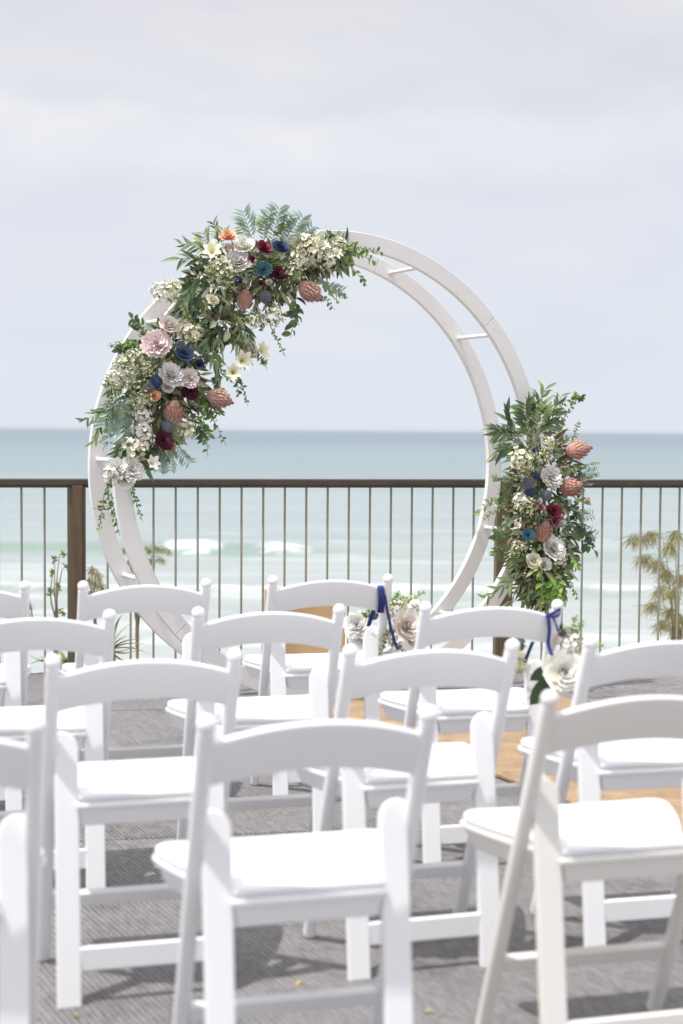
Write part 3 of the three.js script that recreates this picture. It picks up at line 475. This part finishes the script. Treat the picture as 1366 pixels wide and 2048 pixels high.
arrangement('flower_arrangement', 'garland over the upper left of the ring arch, crimson roses and ferns on top', [500, 560],
  [[395, 600, 48], [440, 560, 52], [500, 545, 55], [555, 545, 50], [605, 530, 38], [650, 510, 24], [690, 500, 14], [430, 640, 42], [460, 660, 24]],
  [['rose', 456, 472, 18, 'peach'], ['bud', 457, 498, 14, 'pink'], ['rose', 488, 490, 23, 'white'], ['peony', 474, 523, 27, 'shell'], ['rose', 527, 495, 19, 'crimson'], ['rose', 560, 495, 19, 'navy'], ['bud', 502, 521, 13, 'crimson'], ['dahlia', 528, 540, 20, 'teal'], ['bud', 478, 563, 13, 'denim'], ['protea', 489, 598, 17, null, 0.05, 1, 0.35], ['bud', 521, 568, 11, 'crimson'], ['bud', 538, 566, 11, 'blush'], ['thistle', 531, 594, 13, 'grey'], ['rose', 557, 546, 18, 'burgundy'], ['protea', 621, 584, 22, null, 0.8, -0.7, 0.45], ['lace', 440, 545, 30, 'cream'], ['cluster', 612, 500, 24, 'cream'], ['cluster', 652, 514, 22, 'white'], ['cluster', 636, 486, 16, 'cream'], ['cluster', 322, 582, 19, 'white'], ['cluster', 343, 580, 17, 'cream'], ['lace', 545, 632, 20, 'cream'], ['lace', 505, 640, 18, 'cream'], ['cluster', 680, 488, 12, 'cream'], ['lace', 585, 540, 20, 'cream'], ['lily', 425, 512, 30, 'cream', -0.4, 0.6, 0.9], ['rose', 440, 530, 16, 'cream'], ['rose', 425, 600, 14, 'cream'], ['cluster', 600, 520, 18, 'white'], ['lily', 640, 500, 24, 'white'], ['lily', 668, 512, 20, 'white']],
  [['lance', 420, 530, -1, -0.55, 1.0], ['lance', 410, 545, -0.7, 0.5, 0.95], ['olive', 425, 515, -0.9, -0.6, 0.95], ['olive', 400, 545, -0.55, 0.7, 0.9], ['lance', 405, 580, -0.6, 0.6, 0.8], ['gum', 395, 590, -0.7, -0.1, 0.8], ['gum', 385, 600, -0.4, 0.6, 0.8], ['olive', 440, 500, -0.3, -1, 0.8], ['camellia', 590, 590, 0.0, 1, 0.9], ['camellia', 585, 610, 0.1, 1, 0.95], ['vine', 610, 560, 0.8, 0.6, 0.9], ['gum', 625, 550, 0.9, 0.5, 0.9], ['gum', 640, 560, 0.7, 0.9, 0.6], ['vine', 660, 490, 1, 0.15, 1.25, 0.1, 0.1], ['vine', 670, 500, 0.9, 0.75, 1.1, 0.1, 0.1], ['camellia', 650, 490, 0.25, -1, 0.55], ['vine', 690, 490, 1, 0.1, 1.0, 0.1, 0.25], ['pale', 620, 500, 0.6, -0.6, 0.9], ['camellia', 520, 625, 0.1, 1, 0.55], ['pale', 555, 600, 0.3, 1, 0.5], ['lance', 460, 655, 0.3, 1, 0.85], ['lance', 440, 650, -0.15, 1, 0.85], ['lance', 480, 640, 0.5, 0.9, 0.75], ['gum', 420, 620, -0.6, 0.9, 0.9], ['camellia', 400, 610, -0.7, 0.5, 0.7], ['olive', 470, 620, 0.2, 1, 0.9], ['vine', 540, 650, 0.4, 0.9, 0.7], ['lance', 420, 660, -0.2, 1, 0.7], ['bright', 555, 475, 0.1, -1, 0.7]],
  [[506, 490, -0.3, -1, 76, 'dusty', 8], [528, 486, -0.1, -1, 64, 'dusty', 8], [545, 490, 0.05, -1, 78, 'dusty', 9], [560, 486, 0.25, -1, 60, 'dusty', 8], [572, 494, 0.35, -1, 72, 'dusty', 9], [590, 492, 0.6, -0.9, 54, 'dusty', 8], [535, 478, -0.5, -1, 46, 'pale', 7], [590, 485, 0.9, -0.6, 44, 'dusty', 6], [505, 485, -0.8, -0.7, 48, 'pale', 6], [560, 480, 0.25, -1, 44, 'mid', 6], [640, 565, 0.8, 0.35, 48, 'dusty', 7], [420, 520, -0.4, -1, 60, 'pale', 7], [440, 505, 0.0, -1, 50, 'pale', 6]],
  1500);
arrangement('flower_arrangement', 'garland down the left side of the ring arch with blush peonies and blue roses', [330, 790],
  [[395, 690, 34], [345, 690, 50], [330, 740, 62], [325, 790, 68], [320, 840, 55], [300, 880, 40], [265, 920, 28], [390, 760, 40], [250, 760, 24]],
  [['rose', 338, 650, 23, 'blush'], ['peony', 312, 690, 30, 'pink'], ['rose', 369, 707, 19, 'denim'], ['bud', 398, 730, 15, 'navy'], ['peony', 343, 750, 27, 'shell'], ['peony', 377, 755, 22, 'blush'], ['rose', 381, 785, 19, 'burgundy'], ['rose', 307, 791, 15, 'peach'], ['bud', 292, 784, 10, 'mauve'], ['protea', 347, 824, 22, null, 0.0, 1, 0.5], ['protea', 440, 797, 21, null, 0.9, -0.35, 0.45], ['dahlia', 325, 881, 26, 'burgundy'], ['rose', 330, 888, 17, 'crimson'], ['thistle', 336, 853, 13, 'grey'], ['thistle', 312, 762, 13, 'blue'], ['thistle', 300, 775, 10, 'grey'], ['thistle', 362, 690, 9, 'grey'], ['cluster', 287, 828, 17, 'white'], ['cluster', 283, 858, 18, 'white'], ['cluster', 290, 882, 16, 'white'], ['cluster', 270, 905, 18, 'cream'], ['peony', 236, 938, 24, 'white', -0.3, 0.5, 1], ['peony', 262, 938, 27, 'white', 0.1, 0.45, 1], ['rose', 250, 958, 20, 'white', 0, 0.1, 1], ['lily', 298, 930, 24, 'white', 0.3, 0.4, 1], ['cluster', 225, 950, 16, 'white'], ['rose', 496, 698, 26, 'cream', 0.3, 0.5, 1, 0.30], ['lily', 512, 706, 30, 'cream', 0.5, 0.3, 1, 0.29], ['lily', 480, 724, 30, 'cream', 0.0, 0.2, 1, 0.31], ['lily', 464, 746, 26, 'cream', -0.2, 0.1, 1, 0.31], ['lily', 518, 728, 20, 'cream', 0.9, 0.1, 0.6, 0.28], ['lace', 252, 735, 25, 'cream'], ['lace', 236, 770, 18, 'cream'], ['lace', 268, 715, 16, 'cream'], ['cluster', 375, 665, 22, 'cream'], ['lace', 280, 800, 20, 'cream'], ['cluster', 372, 862, 15, 'cream'], ['lace', 292, 738, 14, 'cream'], ['rose', 335, 775, 13, 'shell'], ['cluster', 262, 890, 15, 'white'], ['rose', 250, 725, 13, 'cream'], ['cluster', 230, 755, 14, 'white'], ['rose', 385, 670, 14, 'cream']],
  [['vine', 290, 690, -0.9, -0.1, 0.95], ['camellia', 285, 660, -0.4, -0.7, 0.7], ['vine', 300, 680, -0.7, -0.8, 0.8], ['camellia', 275, 690, -1, 0.1, 0.8], ['bright', 272, 690, -1, 0.0, 0.6], ['vine', 255, 760, -0.5, 0.3, 0.9], ['olive', 235, 800, -0.7, 0.75, 1.05], ['olive', 240, 810, -1, 0.35, 0.95], ['pale', 235, 800, -0.9, 0.6, 0.8], ['gum', 245, 790, -0.4, 1, 1.1], ['olive', 260, 840, -0.4, 1, 1.1], ['lance', 255, 840, -0.25, 1, 0.85], ['camellia', 405, 790, 0.6, 0.9, 0.8], ['vine', 395, 800, 0.4, 1, 1.1], ['vine', 405, 800, 0.5, 0.9, 1.0], ['camellia', 400, 840, 0.2, 1, 0.7], ['camellia', 420, 760, 0.7, 0.6, 0.8], ['camellia', 425, 770, 0.3, -0.7, 0.5], ['vine', 470, 740, 0.5, 0.9, 0.75], ['camellia', 470, 755, 0.4, 0.9, 0.55], ['vine', 410, 700, 0.7, 0.8, 0.9], ['lance', 420, 690, 0.3, 1, 0.8], ['gum', 385, 660, -0.2, -0.4, 0.8], ['vine', 215, 960, 0.0, 1, 0.9, 0.1, 0.1, 0.02], ['vine', 222, 985, 0.1, 1, 0.95, 0.1, 0.1, 0.02], ['vine', 208, 990, -0.15, 1, 0.8, 0.1, 0.1, 0.02], ['vine', 262, 965, 0.2, 1, 0.85, 0.1, 0.1, 0.22], ['camellia', 510, 715, 1, 0.05, 0.45]],
  [[250, 790, -0.15, 1, 80, 'dusty', 10], [240, 780, -0.5, 0.9, 76, 'dusty', 10], [265, 800, 0.0, 1, 84, 'dusty', 10], [335, 890, 0.1, 1, 48, 'dusty', 8], [345, 885, 0.55, 0.9, 48, 'dusty', 8], [325, 895, -0.3, 1, 44, 'dusty', 8], [380, 820, 0.5, 1, 60, 'mid', 9], [400, 770, 0.4, 1, 62, 'mid', 9], [255, 770, -0.6, 0.1, 50, 'mid', 8]],
  1550);
arrangement('flower_arrangement', 'tall flower arrangement on the right side of the ring arch with trailing green leaves', [1090, 980],
  [[1068, 878, 54], [1090, 930, 70], [1092, 980, 80], [1088, 1030, 80], [1082, 1080, 72], [1085, 1125, 56], [1085, 1165, 44], [1090, 1185, 36]],
  [['protea', 1157, 899, 23, null, 1, 0.15, 0.45], ['protea', 1144, 974, 22, null, 0.6, 0.25, 0.9], ['peony', 1104, 954, 27, 'shell'], ['thistle', 1055, 966, 17, 'grey'], ['thistle', 1060, 985, 13, 'blue'], ['thistle', 1092, 991, 14, 'grey'], ['bud', 1081, 1017, 14, 'mauve'], ['bud', 1078, 1004, 9, 'pink'], ['rose', 1107, 1024, 21, 'crimson'], ['rose', 1112, 1044, 15, 'mauve'], ['protea', 1088, 1062, 20, null, 0, 1, 0.5], ['dahlia', 1056, 1071, 19, 'teal'], ['peony', 1107, 1096, 28, 'white'], ['rose', 1068, 1122, 20, 'cream'], ['rose', 1090, 1128, 17, 'white'], ['bud', 1034, 1052, 13, 'blush'], ['bud', 1125, 1046, 9, 'shell'], ['cluster', 1042, 918, 22, 'cream'], ['lace', 1048, 935, 22, 'cream'], ['lace', 1052, 1012, 20, 'cream'], ['bud', 1068, 903, 10, 'denim'], ['bud', 1174, 1001, 12, 'peach', 0.7, 0.2, 0.6], ['thistle', 1058, 915, 8, 'blue'], ['lace', 1085, 915, 18, 'cream'], ['lace', 1035, 1095, 16, 'cream'], ['bud', 1058, 1105, 9, 'navy'], ['thistle', 1072, 950, 10, 'blue'], ['cluster', 1040, 1000, 14, 'white'], ['cluster', 1120, 1120, 14, 'white'], ['cluster', 1095, 885, 13, 'cream'], ['rose', 1030, 930, 11, 'cream']],
  [['lance', 1040, 880, -0.75, -0.75, 1.1], ['lance', 1035, 880, -1, -0.5, 1.05], ['lance', 1035, 890, -1, 0.0, 0.95], ['lance', 1030, 885, -0.9, -0.9, 0.9], ['lance', 1050, 870, -0.1, -1, 1.15], ['lance', 1060, 870, 0.3, -1, 1.2], ['lance', 1075, 870, 0.8, -0.8, 1.0], ['olive', 1065, 850, 0.15, -1, 1.25], ['olive', 1085, 860, 0.6, -1, 1.25], ['vine', 1090, 860, 0.5, -1, 1.1], ['vine', 1120, 850, 0.5, -0.9, 0.95], ['bright', 1140, 810, 0.4, -0.8, 0.7], ['camellia', 1150, 800, 0.7, -0.6, 0.5], ['pale', 1140, 890, 0.4, -1, 0.9], ['pale', 1160, 940, 0.8, -0.6, 0.7], ['vine', 1015, 990, -1, 0.15, 1.2, 0.2, 0.05], ['pale', 1020, 1000, -1, 0.4, 1.0], ['gum', 1030, 960, -0.8, -0.1, 0.8], ['gum', 1030, 1030, -0.7, 0.5, 0.8], ['camellia', 1150, 1075, 0.9, 0.3, 1.05], ['camellia', 1140, 1060, 1, 0.0, 0.9], ['camellia', 1130, 1100, 0.7, 0.8, 0.8], ['bright', 1100, 1150, 0.0, 1, 1.05, 0.3, 0.1, 0.40], ['bright', 1115, 1160, 0.4, 1, 0.95, 0.3, 0.1, 0.40], ['bright', 1085, 1158, -0.3, 1, 0.95, 0.3, 0.1, 0.40], ['bright', 1105, 1165, 0.1, 1, 0.8, 0.5, 0.1, 0.42], ['bright', 1140, 1110, 0.5, 0.6, 0.7, 0.3, 0.1, 0.38], ['vine', 1130, 1130, 0.2, 1, 0.9, 0.2, 0.1, 0.38], ['bright', 1075, 1130, -0.2, 1, 0.6, 0.3, 0.1, 0.38], ['camellia', 1090, 1140, 0.3, 0.9, 0.9], ['olive', 1040, 1150, -1, 0.4, 1.2], ['olive', 1045, 1160, -0.8, 0.8, 1.1], ['olive', 1060, 1165, -0.3, 1, 1.0]],
  [[1010, 1080, -0.5, -0.2, 45, 'mid', 8], [1015, 1085, -0.6, 0.5, 50, 'mid', 8], [1020, 1080, -0.1, 1, 58, 'mid', 9], [1020, 1060, -0.7, 0.1, 48, 'mid', 8], [1150, 1050, 0.8, 0.3, 52, 'dusty', 7], [1145, 1040, 0.8, -0.2, 48, 'dusty', 7], [1030, 965, -0.6, 0.3, 44, 'mid', 8], [1160, 950, 0.7, -0.2, 42, 'dusty', 8], [1070, 885, 0.1, -1, 90, 'pale', 9], [1055, 880, -0.3, -1, 90, 'olive', 9]],
  1750);

// ---------------------------------------------------------------- posies tied to the aisle chairs with blue ribbon
const satin = phys(0.016, 0.026, 0.17, 0.3, { side: THREE.DoubleSide, sheen: 0.4 });
function ribbon(name, parent, pts, w = 0.016, wide = V(1, 0, 0)) { const c = new THREE.CatmullRomCurve3(pts.map((p) => V(...p))); return mesh(name, grid(2, 40, (u, v) => { const p = c.getPointAt(v); return p.addScaledVector(wide, (u - 0.5) * w).add(V(0, 0, 0.002 * Math.cos((u - 0.5) * 3))); }), satin, parent); }
function posyFlowers(t, list) { for (const [kind, x, y, z, r, c, d] of list) { const [g, m, n] = FL[kind](r, c), q = mesh(n, g, m, t); q.applyMatrix4(xf(V(x, y, z), face(V(...(d ?? [0, 0.2, 1])), rnd() * 6))); } }
const bigLeaf = leafGeo(0.10, 0.055, { curl: 0.5, tip: 0.8 });
{ // axes: x to the right, y up from the floor, z towards the viewer
  const t = thing('chair_posy', 'posy of blush roses hung on a blue ribbon from the farthest aisle chair', 'posy', [0.158, 0, -5.14], R(13));
  posyFlowers(t, [['rose', 0.085, 0.605, -0.04, 0.062, 'blush', [0.3, 0.4, 1]], ['rose', 0.11, 0.565, -0.05, 0.045, 'blush', [0.7, 0, 1]], ['peony', -0.075, 0.60, -0.12, 0.052, 'shell', [-0.4, 0.5, 1]], ['rose', -0.06, 0.555, -0.13, 0.045, 'white', [-0.4, 0, 1]], ['lace', 0.05, 0.66, -0.08, 0.035, 'cream'], ['cluster', 0.12, 0.665, -0.08, 0.03, 'white', [0.3, 0.8, 0.5]], ['lace', 0.09, 0.68, -0.09, 0.03, 'cream', [0, 1, 0.4]], ['bud', 0.045, 0.62, -0.05, 0.02, 'shell'], ['lace', 0.03, 0.565, -0.06, 0.04, 'cream']]);
  for (const [k, x, y, z, dx, dy, s] of [['vine', 0.04, 0.65, -0.08, 0.15, 1, 0.55], ['pale', 0.09, 0.66, -0.09, 0.6, 0.9, 0.6], ['camellia', 0.02, 0.66, -0.09, -0.1, 1, 0.55], ['vine', 0.03, 0.60, -0.06, -0.3, -1, 0.5], ['camellia', -0.05, 0.62, -0.11, 0.4, 0.5, 0.55], ['vine', 0.05, 0.545, -0.05, 0.4, -0.6, 0.5]]) sprig(t, k, V(x, y, z), V(dx, dy, 0.2), { scale: s });
  ribbon('ribbon', t, [[-0.012, 0.66, -0.075], [-0.018, 0.70, -0.05], [-0.022, 0.735, -0.025], [-0.026, 0.752, -0.004], [-0.024, 0.742, 0.012], [-0.020, 0.70, 0.006], [-0.018, 0.655, -0.015]], 0.024);
  ribbon('ribbon', t, [[-0.014, 0.748, 0.002], [-0.004, 0.70, 0.0], [0.012, 0.63, -0.01], [0.040, 0.54, -0.02], [0.046, 0.528, -0.02], [0.03, 0.518, -0.02], [-0.005, 0.514, -0.03]], 0.010, V(0.94, 0.33, 0));
  ribbon('ribbon', t, [[-0.03, 0.66, -0.06], [-0.038, 0.63, -0.07], [-0.045, 0.60, -0.08]], 0.016);
}
{
  const t = thing('chair_posy', 'posy with one large white rose hung by navy ribbon on the right aisle chair', 'posy', [0.632, 0, -4.395], R(13));
  posyFlowers(t, [['rose', 0.012, 0.583, 0.045, 0.068, 'white', [-0.05, 0.35, 1]], ['bud', 0.045, 0.525, 0.04, 0.024, 'pink', [0.2, -0.5, 1]], ['bud', 0.01, 0.665, 0.0, 0.024, 'pink', [0, 1, 0.5]], ['cluster', 0.045, 0.655, 0.0, 0.035, 'shell', [0.2, 0.8, 0.6]], ['lace', 0.06, 0.675, -0.02, 0.035, 'cream', [0.2, 1, 0.5]], ['cluster', 0.07, 0.63, 0.0, 0.03, 'cream'], ['rose', -0.08, 0.60, -0.09, 0.032, 'cream', [-0.4, 0.4, 1]], ['lace', -0.095, 0.585, -0.08, 0.03, 'cream']]);
  for (const [k, x, y, z, dx, dy, s] of [['vine', 0.06, 0.65, -0.02, 0.5, 1, 0.55], ['pale', 0.05, 0.66, -0.02, 0.15, 1, 0.6], ['camellia', 0.02, 0.66, -0.02, 0.0, 1, 0.5], ['vine', 0.07, 0.62, 0.0, 0.9, 0.4, 0.5], ['camellia', -0.06, 0.64, -0.08, -0.5, 0.4, 0.5]]) sprig(t, k, V(x, y, z), V(dx, dy, 0.2), { scale: s });
  for (const [x, y, a, s] of [[-0.02, 0.575, 2.65, 1.15], [-0.03, 0.60, 2.35, 0.7]]) { const l = mesh('leaf', bigLeaf, LM.deep, t); l.position.set(x, y, 0.02); l.rotation.set(0, 0, a); l.scale.setScalar(s); }
  ribbon('ribbon', t, [[-0.03, 0.752, 0.012], [-0.030, 0.735, 0.022], [-0.026, 0.70, 0.02], [-0.026, 0.66, 0.015], [-0.02, 0.63, 0.03]], 0.012);
  ribbon('bow_loop', t, [[-0.034, 0.748, 0.02], [-0.02, 0.744, 0.036], [-0.004, 0.752, 0.042], [0.002, 0.765, 0.036], [-0.01, 0.758, 0.03], [-0.03, 0.746, 0.02]], 0.010, V(0, 1, 0));
  ribbon('bow_tail', t, [[-0.022, 0.746, 0.03], [-0.013, 0.725, 0.036], [-0.004, 0.70, 0.034]], 0.007);
  ribbon('ribbon', t, [[-0.05, 0.66, -0.05], [-0.058, 0.63, -0.06], [-0.068, 0.595, -0.07]], 0.012);
}

// ---------------------------------------------------------------- dune plants beyond the railing
const dryLeaf = leafMat(0.36, 0.345, 0.16, 0.7), needle = leafMat(0.27, 0.30, 0.13, 0.7), bark = std(0.22, 0.18, 0.13, 0.9);
const groundAt = (px, py, z) => { const q = V(px / 683 - 1, 1 - py / 1024, 0.5).unproject(camera).sub(camera.position); return camera.position.clone().addScaledVector(q, -z / q.z); };
function oakShrub(label, root, tips, sz, seed, leafy) { // she-oak like shrub: bare limbs with drooping tufts
  const t = thing('coastal_shrub', label, 'shrub', root.toArray()), p = new Pile(), br = new Pile(), g = leafGeo(1, 0.026, { curl: 1.0, n: 4 }), g2 = leafGeo(1, 0.45, { curl: 0.4, n: 3 });
  tips.forEach((e, i) => {
    const d = e.clone().sub(root), m = d.clone().multiplyScalar(0.55).add(V(rr(-0.06, 0.06), 0.06, rr(-0.05, 0.05)));
    m.set(d.x * 0.62, d.y * 0.97 + 0.05, d.z * 0.6); br.add(tube([V(0, 0, 0), V(d.x * 0.06 + rr(-0.02, 0.02), d.y * 0.35, d.z * 0.1), V(d.x * 0.2 + rr(-0.03, 0.03), d.y * 0.75, d.z * 0.3), m, d], 0.009, 0.002, 5, 14));
    for (let k = 0; k < (leafy ? 26 : 120); k++) {
      const f = leafy ? rr(0.55, 1.05) : rr(0.66, 1.02), b = f < 0.55 ? d.clone().multiplyScalar(f) : m.clone().lerp(d, (f - 0.55) / 0.45), dv = leafy ? V(rr(-1, 1), rr(-0.6, 0.8), rr(-1, 1)).normalize() : V(rr(-0.7, 0.7), rr(-1.6, -0.1), rr(-0.5, 0.5)).normalize();
      const l = sz * rr(0.6, 1.15), nz = V(rr(-1, 1), rr(-1, 1), 1).normalize(), nx = new THREE.Vector3().crossVectors(dv, nz).normalize(); nz.crossVectors(nx, dv);
      p.add(leafy ? g2 : g, new THREE.Matrix4().makeBasis(nx, dv, nz).scale(V(l, l, l)).setPosition(b));
    }
  });
  mesh('branches', br.get(), bark, t); mesh('foliage', p.get(), leafy ? needle : dryLeaf, t); return t;
}
const G = (x, y, z) => groundAt(x, y, z);
oakShrub('drooping olive coloured coastal shrub beyond the railing at the right edge', G(1352, 1460, 12), [[1262, 1068], [1295, 1062], [1280, 1110], [1308, 1120], [1338, 1085], [1352, 1060], [1330, 1140], [1315, 1175], [1300, 1205], [1345, 1180], [1362, 1150], [1338, 1220], [1320, 1240], [1360, 1230], [1390, 1120], [1400, 1190], [1356, 1255]].map(([x, y]) => G(x, y, 12 + rr(-0.4, 0.4))), 0.17, 1);
oakShrub('thin twiggy shrub with sparse small leaves beyond the left railing post', G(112, 1330, 10), [[108, 1122], [130, 1112], [104, 1150], [118, 1180], [98, 1190], [140, 1140], [126, 1230]].map(([x, y]) => G(x, y, 10 + rr(-0.2, 0.2))), 0.03, 2, true);
oakShrub('bushy olive tuft beyond the railing right of the left post', G(192, 1330, 10.5), [[182, 1138], [196, 1150], [175, 1160], [205, 1172], [190, 1165], [180, 1185]].map(([x, y]) => G(x, y, 10.5 + rr(-0.2, 0.2))), 0.085, 3);
oakShrub('olive branch tufts seen through the left foot of the ring arch', G(275, 1330, 10.5), [[246, 1098], [250, 1125], [258, 1145], [300, 1100], [318, 1096], [340, 1100], [328, 1118], [305, 1122], [262, 1165]].map(([x, y]) => G(x, y, 10.5 + rr(-0.25, 0.25))), 0.065, 4);
function strapPlant(label, root, leaves) {
  const t = thing('strap_leaf_plant', label, 'plant', root.toArray()), cols = [leafMat(0.19, 0.26, 0.05, 0.5), leafMat(0.13, 0.20, 0.045, 0.5), leafMat(0.30, 0.31, 0.075, 0.5), leafMat(0.20, 0.14, 0.05, 0.7)];
  mesh('stem', tube([V(0, -1.0, 0), V(0.01, -0.5, 0), V(0, 0, 0)], 0.035, 0.028, 8, 6), bark, t);
  leaves.forEach(([dx, dy, L, c], i) => { const d = V(dx, dy, rr(-0.35, 0.35)).normalize(), g = leafGeo(L, 0.032, { curl: 0.9, n: 8, base: 0.55 }), m = mesh('leaf', g, cols[c], t); const hz = V(d.x, 0, d.z).lengthSq() > 0.02 ? V(d.x, 0, d.z).normalize() : V(0.5, 0, 0.8).normalize(); const nx = new THREE.Vector3().crossVectors(d, hz.clone().multiplyScalar(-1)).normalize(), nz = new THREE.Vector3().crossVectors(nx, d); m.applyMatrix4(new THREE.Matrix4().makeBasis(nx, d, nz)); });
}
strapPlant('yellow green strap leaved plant beyond the railing under the left of the arch', G(222, 1300, 9.6), [[0.1, 1, 0.30, 0], [0.3, 1, 0.27, 2], [-0.15, 1, 0.22, 1], [0.9, 0.5, 0.28, 2], [1, 0.25, 0.30, 0], [0.8, 0.7, 0.24, 1], [0.7, -0.1, 0.22, 3], [0.9, -0.4, 0.2, 3], [-0.6, 0.7, 0.2, 0], [0.5, 0.9, 0.18, 2], [-0.8, 0.3, 0.22, 1], [0.55, -0.7, 0.2, 3]]);
strapPlant('dark strap leaved plant low beyond the railing at the far left', G(128, 1322, 9.4), [[-1, 0.25, 0.28, 1], [-0.9, -0.2, 0.26, 1], [-0.7, -0.7, 0.26, 1], [-1, 0.5, 0.2, 0], [0.6, 0.5, 0.18, 1], [0.9, 0.2, 0.2, 1], [-0.3, 0.9, 0.12, 0], [0.2, -0.6, 0.2, 3]]);
oakShrub('small yellowish tuft beyond the railing behind the farthest left chair', G(58, 1290, 10), [[52, 1205], [60, 1215], [56, 1230]].map(([x, y]) => G(x, y, 10)), 0.045, 6);

// ---------------------------------------------------------------- yellow leaf litter on the deck
{
  const g = leafGeo(0.03, 0.012, { curl: 0.8, n: 3 }), ms = [std(0.50, 0.36, 0.06, 0.7, { side: THREE.DoubleSide }), std(0.38, 0.25, 0.08, 0.7, { side: THREE.DoubleSide }), std(0.45, 0.36, 0.16, 0.7, { side: THREE.DoubleSide })];
  for (const [px, py, where] of [[833, 1842, 'in the shade beneath the second row centre chair'], [1147, 1831, 'in the shade left of the right edge chair'], [1240, 1834, 'right of the rear leg of the right edge chair'], [1313, 1890, 'behind the right edge chair by its stretcher'], [604, 1961, 'by the shadow tip right of the second row left chair'], [830, 1975, 'right of the nearest centre chair'], [868, 2021, 'lowest between the nearest centre chair and the ivory chair'], [58, 1898, 'at the left edge behind the second row left chair'], [160, 2030, 'lowest at the left, below the second row left chair'], [610, 1845, 'under the seat of the nearest centre chair']]) {
    const d = V(px / 683 - 1, 1 - py / 1024, 0.5).unproject(camera).sub(camera.position), q = camera.position.clone().addScaledVector(d, (0.006 - EYE) / d.y);
    const m = mesh('fallen_leaf', g, ms[Math.floor(rnd() * 3)]); m.position.copy(q); m.rotation.set(-Math.PI / 2 + rr(0.05, 0.3), 0, rnd() * 6); m.scale.setScalar(rr(0.7, 1.15));
    tag(m, 'tiny dry yellow leaf ' + where, 'leaf', 'dry yellow leaves scattered on the deck');
  }
}
renderer.render(scene, camera);
